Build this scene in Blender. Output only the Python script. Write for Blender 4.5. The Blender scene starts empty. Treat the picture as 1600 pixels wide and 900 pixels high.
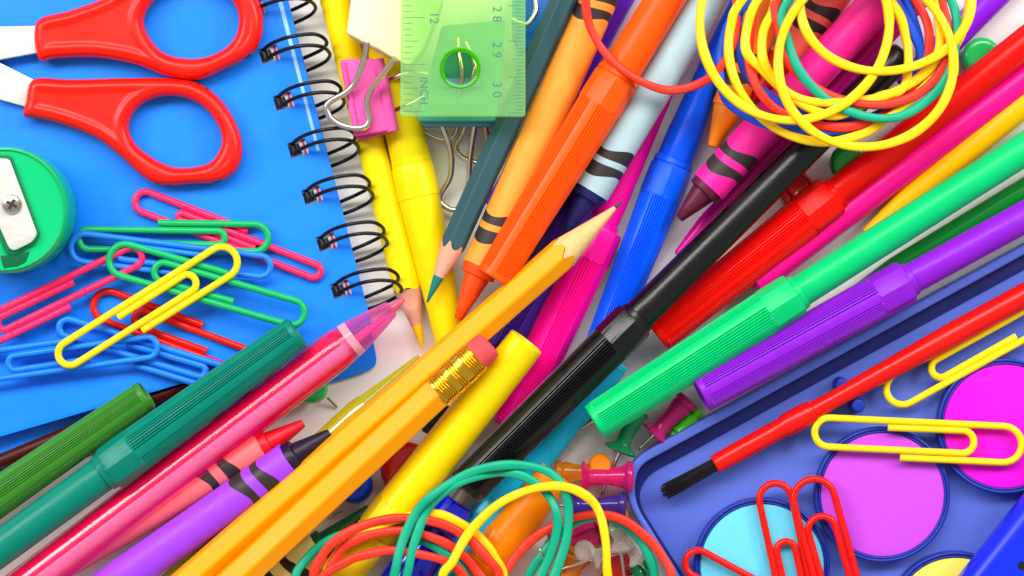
import bpy, math, random
from mathutils import Vector
random.seed(4)
sc = bpy.context.scene
COL = sc.collection
PI = math.pi
# ------------------------------------------------------------------ camera
D = 550.0                     # camera height above the desk, millimetres
K = 213.333 / 1600.0          # millimetres per photograph pixel on the desk
cam_d = bpy.data.cameras.new('camera'); cam = bpy.data.objects.new('camera', cam_d); COL.objects.link(cam)
cam.location = (0, 0, D * .001); cam.rotation_euler = (0, 0, 0)
cam_d.sensor_width = 36.0; cam_d.lens = 36.0 * D / 213.333
cam_d.clip_start = 0.01; cam_d.clip_end = 10.0
sc.camera = cam
# ------------------------------------------------------------------ studio light
w = bpy.data.worlds.new('World'); sc.world = w; w.use_nodes = True
bg = w.node_tree.nodes['Background']; bg.inputs[0].default_value = (1.0, 1.0, 1.0, 1); bg.inputs[1].default_value = 0.41


def area(name, loc, target, sx, sy, power, col=(1, 1, 1)):
    l = bpy.data.lights.new(name, 'AREA'); l.shape = 'RECTANGLE'; l.size = sx; l.size_y = sy
    l.energy = power; l.color = col
    o = bpy.data.objects.new(name, l); COL.objects.link(o); o.location = loc
    o.rotation_euler = (Vector(target) - Vector(loc)).to_track_quat('-Z', 'Y').to_euler()


area('softbox_top', (-0.06, 0.50, 0.78), (0, 0, 0), 1.10, 0.28, 9.6, (1, .985, .96))
area('softbox_left', (-0.55, 0.25, 0.50), (-.05, 0, 0), 0.22, 0.22, 2.5)
area('softbox_right', (0.55, 0.32, 0.46), (.06, 0, 0), 0.2, 0.2, 2.9)
sc.view_settings.view_transform = 'Standard'; sc.view_settings.look = 'None'
sc.view_settings.exposure = 0.0; sc.view_settings.gamma = 1.0
sc.cycles.use_denoising = True
sc.cycles.max_bounces = 12; sc.cycles.transparent_max_bounces = 16


# ------------------------------------------------------------------ materials
def lin(c):
    c = c / 255.0
    return c / 12.92 if c <= .04045 else ((c + .055) / 1.055) ** 2.4


def rgb(t): return (lin(t[0]), lin(t[1]), lin(t[2]), 1)


MC = {}


def mat(name, c, rough=.35, bump=.0, bscale=900, metal=0, clear=0, var=.06, spec=.32, coat=0, grain=False, tint=None, ior=1.5, glass=0):
    tint_c = tint
    key = (name, c, rough, bump, bscale, metal, clear, coat, grain, tint, ior, glass)
    if key in MC: return MC[key]
    m = bpy.data.materials.new(name); m.use_nodes = True
    nt = m.node_tree; N = nt.nodes; L = nt.links
    b = N['Principled BSDF']; out = N['Material Output']
    b.inputs['Roughness'].default_value = rough; b.inputs['Metallic'].default_value = metal
    b.inputs['Specular IOR Level'].default_value = spec
    b.inputs['IOR'].default_value = ior; b.inputs['Transmission Weight'].default_value = glass
    if coat: b.inputs['Coat IOR'].default_value = max(1.5, ior); b.inputs['Coat Weight'].default_value = coat; b.inputs['Coat Roughness'].default_value = .12
    tc = N.new('ShaderNodeTexCoord')
    nz = N.new('ShaderNodeTexNoise'); nz.inputs['Scale'].default_value = bscale * .12; nz.inputs['Detail'].default_value = 5
    if grain:
        mp = N.new('ShaderNodeMapping'); mp.inputs['Scale'].default_value = grain if isinstance(grain, tuple) else (1, 1, 1)
        L.new(tc.outputs['Object'], mp.inputs[0]); L.new(mp.outputs[0], nz.inputs['Vector'])
        nz.inputs['Scale'].default_value = bscale
    else:
        L.new(tc.outputs['Object'], nz.inputs['Vector'])
    mix = N.new('ShaderNodeMix'); mix.data_type = 'RGBA'
    base = rgb(c)
    mix.inputs[6].default_value = tuple(base[i] * (1 - var * 1.6) for i in range(3)) + (1,)
    mix.inputs[7].default_value = tuple(min(1, base[i] * (1 + var)) for i in range(3)) + (1,)
    L.new(nz.outputs[0], mix.inputs[0]); L.new(mix.outputs[2], b.inputs['Base Color'])
    mr = N.new('ShaderNodeMapRange'); mr.inputs[1].default_value = .3; mr.inputs[2].default_value = .7
    mr.inputs[3].default_value = max(0.02, rough * .85); mr.inputs[4].default_value = min(1, rough * 1.2)
    L.new(nz.outputs[0], mr.inputs[0]); L.new(mr.outputs[0], b.inputs['Roughness'])
    if bump:
        n2 = N.new('ShaderNodeTexNoise'); n2.inputs['Scale'].default_value = bscale; n2.inputs['Detail'].default_value = 3
        L.new(tc.outputs['Object'], n2.inputs['Vector'])
        bp = N.new('ShaderNodeBump'); bp.inputs['Strength'].default_value = bump; bp.inputs['Distance'].default_value = .0002
        L.new(n2.outputs[0], bp.inputs['Height']); L.new(bp.outputs[0], b.inputs['Normal'])
    if clear:
        tr = N.new('ShaderNodeBsdfTransparent')
        tint = tuple(min(1, v * .75 + .25 * clear) for v in base[:3]) + (1,)
        tr.inputs[0].default_value = rgb(tint_c) if tint_c else tint
        ms = N.new('ShaderNodeMixShader'); ms.inputs[0].default_value = clear
        # more surface, less see-through at grazing angles, as clear plastic does
        lw = N.new('ShaderNodeLayerWeight'); lw.inputs[0].default_value = .35
        mm = N.new('ShaderNodeMapRange'); mm.inputs[3].default_value = clear; mm.inputs[4].default_value = clear * .25
        L.new(lw.outputs['Facing'], mm.inputs[0]); L.new(mm.outputs[0], ms.inputs[0])
        L.new(b.outputs[0], ms.inputs[1]); L.new(tr.outputs[0], ms.inputs[2]); L.new(ms.outputs[0], out.inputs[0])
    MC[key] = m
    return m


def plastic(c, r=.33): return mat('plastic', c, r, .1, 1500, spec=.5 if max(c) < 40 else .2)


def wax(c): return mat('wax', c, .42, .35, 700, var=.1)


def paper(c): return mat('wrapper_paper', c, .5, .3, 1600, var=.07)


def clearp(c, a=.45): return mat('clear_plastic', c, .12, 0, 400, clear=a, spec=.6)


STEEL = mat('steel', (205, 200, 190), .22, .05, 900, metal=1)
NICKEL = mat('nickel', (228, 220, 200), .2, .05, 900, metal=1)
INK = mat('black_ink', (50, 42, 40), .5, .2, 1600)


# ------------------------------------------------------------------ geometry helpers (millimetres)
def P(x, y, z):
    """The point of the scene at height z (mm) that stands over this spot of the desk layout."""
    s = (D - z) / D
    return Vector(((x - 800) * K * s, (450 - y) * K * s, z))


def thing(name, label, cat, at, group=None):
    o = bpy.data.objects.new(name, None); COL.objects.link(o)
    o.location = Vector(at) * .001; o.empty_display_size = .005
    o['label'] = label; o['category'] = cat
    if group: o['group'] = group
    return o


def mesh_obj(name, verts, faces, mats, root=None, fm=None, smooth=True, angle=35, anchor=None):
    """root: the Empty (or mesh) the part hangs from. verts in world mm."""
    base = Vector((0, 0, 0))
    if anchor is not None: base = Vector(anchor)
    me = bpy.data.meshes.new(name)
    org = base
    if root is not None:
        r = root; org = Vector((0, 0, 0))
        while r is not None:
            org = org + r.location * 1000; r = r.parent
    me.from_pydata([tuple((Vector(v) - org) * .001) for v in verts], [], faces)
    if not isinstance(mats, (list, tuple)): mats = [mats]
    for m in mats: me.materials.append(m)
    if fm:
        for p, i in zip(me.polygons, fm): p.material_index = i
    me.update()
    import bmesh
    bm = bmesh.new(); bm.from_mesh(me); bmesh.ops.recalc_face_normals(bm, faces=bm.faces); bm.to_mesh(me); bm.free()
    if smooth:
        me.polygons.foreach_set('use_smooth', [True] * len(me.polygons))
        me.set_sharp_from_angle(angle=math.radians(angle))
    o = bpy.data.objects.new(name, me); COL.objects.link(o)
    if root is not None: o.parent = root
    else: o.location = org * .001
    return o


def tag(o, label, cat, group=None):
    o['label'] = label; o['category'] = cat
    if group: o['group'] = group
    return o


class Ax:
    def __init__(s, a, b, za, zb):
        s.A = P(a[0], a[1], za); B = P(b[0], b[1], zb)
        lp = math.hypot(b[0] - a[0], b[1] - a[1]); s.len = lp
        s.f = (B - s.A).length / lp; s.d = (B - s.A).normalized()
        s.u = s.d.cross(Vector((0, 0, 1))).normalized(); s.v = s.u.cross(s.d).normalized()
        s.rf = K * (D - (za + zb) / 2) / D
        s.base = s.A

    def pt(s, t, r, th):
        return s.A + s.d * (t * s.f) + (s.u * math.cos(th) + s.v * math.sin(th)) * (r * s.rf)


def ev(q, th): return q(th) if callable(q) else q


def loft(name, ax, rings, mats, root, n=48, seg=None, smooth=True, angle=35):
    V = []; F = []; FM = []; rows = []
    # long straight runs are cut into short rings, so no face is a long sliver
    r2 = [rings[0]]; s2 = []
    for j in range(1, len(rings)):
        (ta, ra), (tb, rb_) = rings[j - 1], rings[j]
        c = 1 if (ra == 0 or rb_ == 0) else max(1, int(abs(ev(tb, 0) - ev(ta, 0)) * ax.f / 2.6))
        for k in range(1, c):
            q = k / c
            r2.append(((lambda th, q=q, ta=ta, tb=tb: ev(ta, th) * (1 - q) + ev(tb, th) * q), (lambda th, q=q, ra=ra, rb_=rb_: ev(ra, th) * (1 - q) + ev(rb_, th) * q)))
            s2.append(seg[j - 1] if seg else 0)
        r2.append(rings[j]); s2.append(seg[j - 1] if seg else 0)
    rings = r2; seg = s2 if seg else None
    for (t, r) in rings:
        if not callable(r) and r == 0:
            V.append(ax.pt(ev(t, 0), 0, 0)); rows.append([len(V) - 1] * n)
        else:
            row = []
            for i in range(n):
                th = 2 * PI * i / n
                V.append(ax.pt(ev(t, th), ev(r, th), th)); row.append(len(V) - 1)
            rows.append(row)
    for j in range(len(rows) - 1):
        a, b = rows[j], rows[j + 1]
        for i in range(n):
            k = (i + 1) % n
            q = [a[i], a[k], b[k], b[i]]
            q2 = []
            for x in q:
                if x not in q2: q2.append(x)
            if len(q2) > 2:
                F.append(q2); FM.append(seg[j] if seg else 0)
    return mesh_obj(name, V, F, mats, root, FM, smooth, angle)


def spline(pts, closed=False, sub=8):
    n = len(pts); out = []
    rng = n if closed else n - 1
    for i in range(rng):
        g = lambda j: pts[j % n] if closed else pts[max(0, min(n - 1, j))]
        p0, p1, p2, p3 = g(i - 1), g(i), g(i + 1), g(i + 2)
        for s in range(sub):
            t = s / sub
            out.append(tuple(.5 * ((2 * b) + (-a + c) * t + (2 * a - 5 * b + 4 * c - d) * t * t + (-a + 3 * b - 3 * c + d) * t ** 3)
                             for a, b, c, d in zip(p0, p1, p2, p3)))
    if not closed: out.append(tuple(pts[-1]))
    return out


def tube(name, pts, r_mm, m, root=None, closed=False, n=12, flat=1.0, anchor=None, square=False):
    """pts in world mm"""
    pts = [Vector(p) for p in pts]; N = len(pts); V = []; F = []
    for i, p in enumerate(pts):
        a = pts[(i - 1) % N] if closed else pts[max(0, i - 1)]
        b = pts[(i + 1) % N] if closed else pts[min(N - 1, i + 1)]
        d = (b - a).normalized()
        up = Vector((0, 0, 1))
        if abs(d.z) > .95: up = Vector((0, 1, 0))
        u = d.cross(up).normalized(); v = u.cross(d).normalized()
        vr = 1 + (.07 * math.sin(i * .13 + r_mm * 40) + .04 * math.sin(i * .37) if square else 0)
        for k in range(n):
            th = 2 * PI * (k + .5) / n + (.25 * math.sin(i * .06) if square else 0); c, s = math.cos(th) , math.sin(th)
            if square:
                e = .55; c = math.copysign(abs(c) ** e, c); s = math.copysign(abs(s) ** e, s)
            V.append(p + u * (c * r_mm * vr) + v * (s * r_mm * flat))
    for i in range(N if closed else N - 1):
        j = (i + 1) % N
        for k in range(n):
            l = (k + 1) % n
            F.append([i * n + k, i * n + l, j * n + l, j * n + k])
    if not closed:
        F.append(list(range(n))); F.append([(N - 1) * n + k for k in range(n)])
    return mesh_obj(name, V, F, m, root, None, True, 50, anchor)


def slab(name, poly, z0, z1, m, root=None, holes=(), bevel=.15, anchor=None, res=3, zp=None):
    """An outline (desk layout) given real thickness, with holes and rounded edges."""
    zp = z1 if zp is None else zp
    cu = bpy.data.curves.new(name, 'CURVE'); cu.dimensions = '2D'; cu.fill_mode = 'BOTH'
    bevel = min(bevel, (z1 - z0) / 2)
    cu.bevel_depth = bevel; cu.bevel_resolution = res; cu.extrude = max(0, (z1 - z0) / 2 - bevel); cu.offset = -bevel
    def ar(q): return sum(q[i][0] * q[(i + 1) % len(q)][1] - q[(i + 1) % len(q)][0] * q[i][1] for i in range(len(q)))
    for j, pl in enumerate([poly] + list(holes)):
        q = [P(x, y, zp) for x, y in pl]
        if (ar(q) < 0) == (j == 0): q.reverse()
        sp = cu.splines.new('POLY'); sp.points.add(len(q) - 1); sp.use_cyclic_u = True
        for pnt, v in zip(sp.points, q): pnt.co = (v.x, v.y, 0, 1)
    o = bpy.data.objects.new(name, cu); COL.objects.link(o)
    bpy.context.view_layer.update()
    dg = bpy.context.evaluated_depsgraph_get()
    me = bpy.data.meshes.new_from_object(o.evaluated_get(dg))
    V = [Vector((v.co.x, v.co.y, v.co.z + (z0 + z1) / 2)) for v in me.vertices]
    F = [list(p.vertices) for p in me.polygons]
    bpy.data.objects.remove(o); bpy.data.curves.remove(cu); bpy.data.meshes.remove(me)
    # weld the caps to the bevel
    import bmesh
    bm = bmesh.new(); bv = [bm.verts.new(v) for v in V]
    for f in F:
        try: bm.faces.new([bv[i] for i in f])
        except ValueError: pass
    bmesh.ops.remove_doubles(bm, verts=bm.verts, dist=.0005)
    bm.verts.ensure_lookup_table()
    V = [v.co.copy() for v in bm.verts]; F = [[v.index for v in f.verts] for f in bm.faces]
    bm.verts.index_update(); F = [[v.index for v in f.verts] for f in bm.faces]
    bm.free()
    return mesh_obj(name, V, F, m, root, None, True, 40, anchor)


def soft_solid(name, poly, holes, zb, zt, R, m, root, recess=.4, g=3.0):
    """A moulded part: outline and holes in desk layout, rounded over R px at every edge."""
    from mathutils.geometry import delaunay_2d_cdt
    loops = []
    for pl in [poly] + list(holes):
        out = []
        for i in range(len(pl)):
            a = pl[i]; b = pl[(i + 1) % len(pl)]; n = max(1, int(math.hypot(b[0] - a[0], b[1] - a[1]) / g))
            out += [(a[0] + (b[0] - a[0]) * k / n, a[1] + (b[1] - a[1]) * k / n) for k in range(n)]
        loops.append(out)

    def inside(x, y, pl):
        c = False
        for i in range(len(pl)):
            (x1, y1), (x2, y2) = pl[i], pl[i - 1]
            if (y1 > y) != (y2 > y) and x < (x2 - x1) * (y - y1) / (y2 - y1) + x1: c = not c
        return c

    segs = [(pl[i], pl[(i + 1) % len(pl)]) for pl in [poly] + list(holes) for i in range(len(pl))]

    def dist(x, y):
        best = 1e9
        for (x1, y1), (x2, y2) in segs:
            dx, dy = x2 - x1, y2 - y1; L = dx * dx + dy * dy or 1e-9
            t = max(0, min(1, ((x - x1) * dx + (y - y1) * dy) / L))
            d = math.hypot(x - x1 - t * dx, y - y1 - t * dy)
            if d < best: best = d
        return best
    pts = []; edges = []; D_ = []
    for lp in loops:
        b = len(pts); n = len(lp)
        pts += lp; D_ += [0] * n; edges += [(b + i, b + (i + 1) % n) for i in range(n)]
    xs = [p[0] for p in poly]; ys = [p[1] for p in poly]
    y = min(ys); row = 0
    while y < max(ys):
        x = min(xs) + (g / 2 if row % 2 else 0)
        while x < max(xs):
            if inside(x, y, poly) and not any(inside(x, y, h) for h in holes):
                d = dist(x, y)
                if d > g * .55: pts.append((x, y)); D_.append(d)
            x += g
        y += g * .87; row += 1
    vo, eo, fo, ov, oe, of = delaunay_2d_cdt([Vector(p) for p in pts], edges, [], 0, 1e-4)
    tris = []
    for f in fo:
        cx = sum(vo[i][0] for i in f) / len(f); cy = sum(vo[i][1] for i in f) / len(f)
        if inside(cx, cy, poly) and not any(inside(cx, cy, h) for h in holes): tris.append(list(f))
    V = []; H = (zt - zb) / 2; zm = (zt + zb) / 2; dd = []
    for k, v in enumerate(vo):
        d = D_[ov[k][0]] if ov[k] else dist(v[0], v[1]); dd.append(d)
    for sgn in (1, -1):
        for k, v in enumerate(vo):
            d = dd[k]; q = min(1, d / R); h = H * math.sqrt(max(0, 1 - (1 - q) ** 2))
            if sgn > 0 and recess:
                t = max(0, min(1, (d - R) / 9)); h -= recess * t * t * (3 - 2 * t)
            p = P(v[0], v[1], zm); V.append(Vector((p.x, p.y, zm + sgn * h)))
    n = len(vo)
    F = [t for t in tris] + [[i + n for i in reversed(t)] for t in tris]
    # weld the rim
    rim = {k for k in range(n) if dd[k] == 0}
    F = [[(i - n if i >= n and (i - n) in rim else i) for i in f] for f in F]
    o = mesh_obj(name, V, F, m, root, None, True, 80)
    return o


def circ(x, y, r, n=64, ry=None): return [(x + r * math.cos(2 * PI * i / n), y + (ry or r) * math.sin(2 * PI * i / n)) for i in range(n)]


def rnd(poly, r=6, n=5):
    """round the corners of a polygon"""
    out = []
    N = len(poly)
    for i in range(N):
        p = Vector(poly[i]); a = Vector(poly[i - 1]) - p; b = Vector(poly[(i + 1) % N]) - p
        ra = min(r, a.length * .45); rb = min(r, b.length * .45)
        A = p + a.normalized() * ra; B = p + b.normalized() * rb
        for k in range(n + 1):
            t = k / n
            q = A * (1 - t) ** 2 + p * 2 * t * (1 - t) + B * t * t
            out.append((q.x, q.y))
    return out


# ------------------------------------------------------------------ the desk
desk = mesh_obj('tabletop', [(-600, -600, 0), (600, -600, 0), (600, 600, 0), (-600, 600, 0)], [[0, 1, 2, 3]],
                mat('desk', (243, 239, 234), .6, .2, 400, var=.03), smooth=False)
desk['kind'] = 'structure'

# ------------------------------------------------------------------ spiral notebook
BLUE = mat('cover_blue', (0, 128, 255), .42, .12, 700, var=.05)
nb = thing('spiral_notebook', 'bright blue spiral notebook with black wire binding, under the scissors', 'notebook', P(200, 300, 0))
slab('back_cover', rnd([(-90, -160), (395, -160), (577, 500), (590, 572), (560, 586), (-90, 772)], 14), .05, 1.2, BLUE, nb, bevel=.1)
slab('pages', [(-90, -160), (376, -160), (541, 478), (-90, 660)], 1.2, 4.4, mat('paper', (236, 232, 228), .7), nb, bevel=.02)
slab('margin_line', [(395, -160), (401, -160), (540, 400), (548, 478), (542, 478)], 4.42, 4.5, mat('pink_line', (232, 70, 90), .7), nb, bevel=.01) if False else None
hole_c = [(397 + 22.4 * i, 12 + 73.4 * i) for i in range(7)]
holes = [[(x - 15, y - 8), (x + 12, y - 16), (x + 19, y + 7), (x - 9, y + 15)] for x, y in hole_c]
slab('front_cover', rnd([(-90, -160), (407, -160), (450, 0), (573, 478), (583, 512), (-90, 709)], 10), 4.5, 5.5, BLUE, nb, holes=holes, bevel=.12)
slab('edge_highlight', [(431, -10), (438, -10), (500, 236), (495, 236)], 5.5, 5.62, mat('highlight_blue', (150, 205, 255), .2), nb, bevel=.05)  # thin pale ridge, its colour standing in for the reflection along the cover edge
PINKL = mat('pink_line', (225, 70, 95), .7); WHP = mat('paper_white', (240, 238, 236), .7)
for x, y in hole_c:
    # the first sheets of the block, seen through each punched hole
    slab('page_edge', [(x + 3, y - 16), (x + 16, y - 18), (x + 22, y + 9), (x + 9, y + 14)], 4.2, 4.42, WHP, nb, bevel=.02)
    slab('margin_stripe', [(x + 6, y - 14), (x + 10, y - 15), (x + 16, y + 8), (x + 12, y + 9)], 4.425, 4.46, PINKL, nb, bevel=.005)
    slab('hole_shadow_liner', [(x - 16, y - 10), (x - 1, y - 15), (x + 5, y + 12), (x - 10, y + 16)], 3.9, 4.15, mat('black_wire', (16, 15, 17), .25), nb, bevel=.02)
BW = mat('black_wire', (16, 15, 17), .25)
w1 = [(-9, -5, 4), (-3, -12, 6.5), (10, -20, 8.5), (30, -27, 10.5), (52, -31, 11.5), (72, -32, 11.2), (85, -27, 9.7), (91, -19, 7.5), (86, -10, 5), (72, -2, 3), (54, 6, 2.2), (35, 14, 2)]
w2 = [(0, 6, 4), (6, 1, 6.5), (18, -5, 8.3), (36, -11, 10), (60, -14.5, 11.3), (81, -13, 11), (92, -7, 8.8), (96, 1, 6.5), (90, 10, 4.2), (76, 18, 2.8), (60, 25, 2.2), (42, 31, 2)]
for x, y in hole_c:
    for wv in (w1, w2):
        tube('wire_ring', [P(*p) for p in spline([(x + a, y + b, c) for a, b, c in wv], sub=6)], 3.0 * K, BW, nb)
    tube('wire_ring', [P(x - 11, y - 4, 4.7), P(x - 5, y + 10, 4.7)], .95, BW, nb)
    tube('wire_ring', [P(x - 4, y - 6, 4.5), P(x + 2, y + 9, 4.5)], .95, BW, nb)

# ------------------------------------------------------------------ scissors
RED = mat('scissor_red', (244, 22, 2), .34, .05, 800)
sci = thing('scissors', 'pair of red-handled scissors lying on the blue notebook', 'scissors', P(200, 120, 5.5))
h1 = spline([(57, 34), (110, 16), (160, -2), (200, -25), (245, -48), (300, -58), (355, -50), (395, -15), (411, 25), (408, 62), (390, 88), (352, 108), (308, 125), (262, 119), (210, 100), (150, 90), (90, 91), (60, 92)], True, 6)
i1 = spline([(225, 38), (238, 5), (268, -20), (305, -26), (345, -14), (368, 10), (372, 42), (358, 70), (325, 88), (288, 91), (250, 78)], True, 6)
h2 = spline([(52, 124), (110, 124), (190, 122), (262, 122), (305, 128), (342, 152), (368, 190), (379, 228), (372, 262), (345, 283), (300, 287), (252, 289), (222, 275), (190, 246), (150, 216), (100, 196), (60, 186), (37, 181), (40, 160)], True, 6)
i2 = spline([(202, 195), (216, 168), (245, 153), (280, 151), (315, 165), (340, 195), (346, 225), (330, 252), (300, 261), (268, 260), (235, 244), (210, 222)], True, 6)
soft_solid('handle', h1, [i1], 5.6, 10.8, 15, RED, sci)
soft_solid('handle', h2, [i2], 5.55, 10.2, 15, RED, sci)
# raised flat web on each shank
BL = mat('blade_steel', (224, 224, 221), .38, .05, 300, metal=.5, grain=(30, 1, 1))
slab('blade', [(-130, 44), (62, 40), (62, 82), (0, 93), (-130, 120)], 7.4, 8.8, BL, sci, bevel=.2)
slab('blade', [(-130, 20), (0, 98), (56, 126), (44, 168), (0, 156), (-130, 90)], 6.4, 7.5, BL, sci, bevel=.2)

# ------------------------------------------------------------------ pencil sharpener
SG = mat('sharpener_green', (4, 186, 112), .22, .05, 600)
sh = thing('pencil_sharpener', 'round green pencil sharpener with steel blade and crosshead screw', 'pencil sharpener', P(20, 345, 5.5))
ax = Ax((6, 328), (6.1, 328), 0, 0); ax.A = P(6, 328, 19); ax.A.z = 5.6; ax.d = Vector((0, 0, 1)); ax.u = Vector((1, 0, 0)); ax.v = Vector((0, 1, 0)); ax.f = 1; ax.rf = K * (D - 12) / D


def shr(r):
    def f(th):
        a = (math.degrees(th) - 285 + 180) % 360 - 180
        return r
    return f


loft('body', ax, [(0, 0), (0, shr(88)), (.6, shr(91)), (2, shr(92)), (2.2, shr(97)), (11.5, shr(98)), (12.6, shr(96)), (13.2, shr(93)), (12.7, shr(91)), (12.6, 60), (12.6, 0)], SG, sh, n=96, angle=50)
slab('blade_bed', rnd([(-50, 240), (17, 242), (63, 366), (54, 383), (22, 399), (8, 396), (-18, 326), (-60, 330)], 6), 18.2, 18.75, mat('sharpener_dark', (0, 120, 70), .3, .05, 600), sh, bevel=.1)
slab('blade', rnd([(-40, 246), (14, 248), (58, 366), (50, 378), (22, 392), (14, 388), (-14, 326), (-50, 330)], 6), 18.8, 19.9, mat('blade_plate', (226, 224, 216), .35, .08, 250, metal=.55, grain=(1, 40, 1)), sh, bevel=.15)
slab('shaving_slot', [(0, 400), (46, 393), (40, 409), (28, 416), (6, 419)], 18.2, 18.5, mat('sharpener_dark', (0, 96, 56), .25, .05, 600), sh, bevel=.1)
ax = Ax((0, 0), (1, 0), 0, 0); ax.A = P(18, 319, 20.4); ax.A.z = 19.8; ax.d = Vector((0, 0, 1)); ax.u = Vector((1, 0, 0)); ax.v = Vector((0, 1, 0)); ax.f = 1; ax.rf = K
sw = loft('screw', ax, [(0, 0), (0, 15), (.5, 15), (.95, 12.5), (1.15, 8), (1.2, 0)], STEEL, sh, n=32)
sd = mat('screw_slot', (60, 35, 30), .5)
for a in (.5, .5 + PI / 2):
    c, s = math.cos(a), math.sin(a)
    slab('screw_slot', [(18 + c * 9 - s * 2.2, 319 + s * 9 + c * 2.2), (18 + c * 9 + s * 2.2, 319 + s * 9 - c * 2.2), (18 - c * 9 + s * 2.2, 319 - s * 9 - c * 2.2), (18 - c * 9 - s * 2.2, 319 - s * 9 + c * 2.2)],
         20.9, 21.08 + a * .01, sd, sw, bevel=.03)


# ------------------------------------------------------------------ paper clips
def paper_clip(a, b, W, z, c, label, group, start=.42, inner=.24, flip=1, zb=None, wire=5.6, d=11.5):
    """gem clip from a (single end) to b (double end); W width in layout pixels"""
    ax_, ay = a; L = math.hypot(b[0] - a[0], b[1] - a[1])
    ux, uy = (b[0] - a[0]) / L, (b[1] - a[1]) / L; vx, vy = -uy * flip, ux * flip
    zb = z if zb is None else zb
    h = W / 2 - wire; pts = []

    def arc(cu, cv, r, a0, a1, n=12, sq=1.0):
        for i in range(n + 1):
            t = math.radians(a0 + (a1 - a0) * i / n); pts.append((cu + r * sq * math.cos(t), cv + r * math.sin(t)))
    pts.append((start * L, h)); pts.append((L * .6, h))
    arc(L - h - wire, 0, h, 90, -90)
    pts.append((L * .5, -h))
    r2 = (2 * h - d) / 2
    arc(r2 + wire, -h + r2, r2, -90, -270)
    pts.append((L * .5, -h + 2 * r2))
    r3 = r2 - d * .42
    ec = L * (1 - inner) - r3
    arc(ec, h - d - r3, r3, 90, -90)
    pts.append((start * .85 * L, h - d - 2 * r3 + 1))
    path = []
    for i, (u, v) in enumerate(pts):
        q = (ax_ + ux * u + vx * v, ay + uy * u + vy * v, z + (zb - z) * u / L)
        if path and math.hypot(q[0] - path[-1][0], q[1] - path[-1][1]) > 14:
            p = path[-1]; n = int(math.hypot(q[0] - p[0], q[1] - p[1]) // 14) + 1
            for k in range(1, n): path.append(tuple(p[j] + (q[j] - p[j]) * k / n for j in range(3)))
        path.append(q)
    # slight springiness of the inner loop
    n = len(path)
    path = [(x, y, zz + .25 * math.sin(i / n * PI)) for i, (x, y, zz) in enumerate(path)]
    m = mat('clip_vinyl', c, .3, .05, 900)
    o = tube('paper_clip', [P(*p) for p in path], wire * K, m, None, n=12, anchor=P(path[0][0], path[0][1], z))
    return tag(o, label, 'paper clip', group)


GC = 'paper clips scattered on the blue notebook'
CPK, CGR, CBL, CYE, CRD = (240, 40, 100), (10, 170, 96), (24, 124, 235), (250, 214, 8), (226, 18, 8)
paper_clip((508, 424), (207, 308), 44, 6.2, CPK, 'pink paper clip just below the red scissor handle, pointing to the spiral wire', GC, flip=1)
paper_clip((430, 575), (142, 468), 58, 6.2, CRD, 'red paper clip on the notebook, mostly under the green and yellow clips', GC, flip=1)
paper_clip((86, 512), (395, 606), 50, 7.2, CBL, 'blue paper clip whose right end slips under the teal marker cap', GC, flip=1)
paper_clip((118, 368), (425, 372), 54, 7.3, CGR, 'green paper clip lying level, topmost green one, nearest the scissors', GC, flip=-1)
paper_clip((427, 424), (106, 384), 54, 8.2, CBL, 'blue paper clip crossing the level green clip, closest to the sharpener', GC, flip=-1, wire=5)
paper_clip((228, 398), (-75, 545), 54, 8.6, CPK, 'pink paper clip at the left edge of the photo, below the sharpener', GC, flip=-1)
paper_clip((482, 490), (166, 398), 62, 9.4, CGR, 'green paper clip whose right loop nears the spiral wire, above the red clip', GC, flip=1)
paper_clip((250, 534), (-62, 578), 54, 8.9, CBL, 'blue paper clip running off the left edge under the yellow clip', GC, flip=1, wire=5)
paper_clip((92, 570), (372, 394), 60, 10.6, CYE, 'yellow paper clip on top of the heap of clips on the notebook', GC, flip=1)


# ------------------------------------------------------------------ felt markers
def ribf(r, depth=.05, roll=0, full=False):
    def f(th):
        i = int(round(th / (2 * PI) * 144))
        a = (math.degrees(th) + roll) % 72
        if i % 3 == 0 and (full or a < 50): return r * (1 - depth)
        return r
    return f


def facet(r, n=8, k=.75, roll=0):
    def f(th):
        a = (th + roll) % (2 * PI / n) - PI / n
        return r * (1 - k + k * math.cos(PI / n) / math.cos(a)) * 1.02
    return f


def marker(label, a, b, za, zb, tc, r0, rc, rb, rb1, c, group='felt-tip markers', roll=0, cbody=None, ribs=True, collar=52, tail=True, mcap=None, mbody=None, rough=.33, full=False, fk=.75, plain=False):
    ax = Ax(a, b, za, zb)
    o = thing('felt_marker', label, 'marker', ax.A, group)
    m = mcap or plastic(c, rough); mb = mbody or (plastic(cbody, rough) if cbody else m)
    R = lambda r: ribf(r, .08, roll, full) if ribs else r
    lip = (1.02, 1.01) if plain else (1.14, 1.10)
    rings = [(16, 0), (14, r0 * .72), (3, r0 * .80), (0, r0 * .86), (0, r0 * .94), (2, r0), (9, r0 * 1.01)]
    t2 = tc - collar
    rings += [(11, R(r0 * 1.01)), (t2 - 4, R(rc * .985)), (t2 - 1, rc * .99), (t2, facet(rc, 8, fk)), (tc - 6, facet(rc * .985, 8, fk)), (tc, facet(rc * .93, 8, fk)), (tc + 1, rb * lip[0]), (tc + 9, rb * lip[1]), (tc + 11, rb * .9), (tc + 2, rb * .8)]
    loft('cap', ax, rings, m, o, n=144, angle=22)
    L = ax.len
    body = [(tc - 4, rb * .9), (tc + 5, rb), (tc + 40, rb)]
    for k in range(1, 5): body.append((tc + 40 + (L - tc - 48) * k / 4, rb + (rb1 - rb) * k / 4))
    body += [(L - 3, rb1 * .93), (L, rb1 * .8), (L, 0)]
    loft('barrel', ax, body, mb, o, n=48)
    return o


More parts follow.
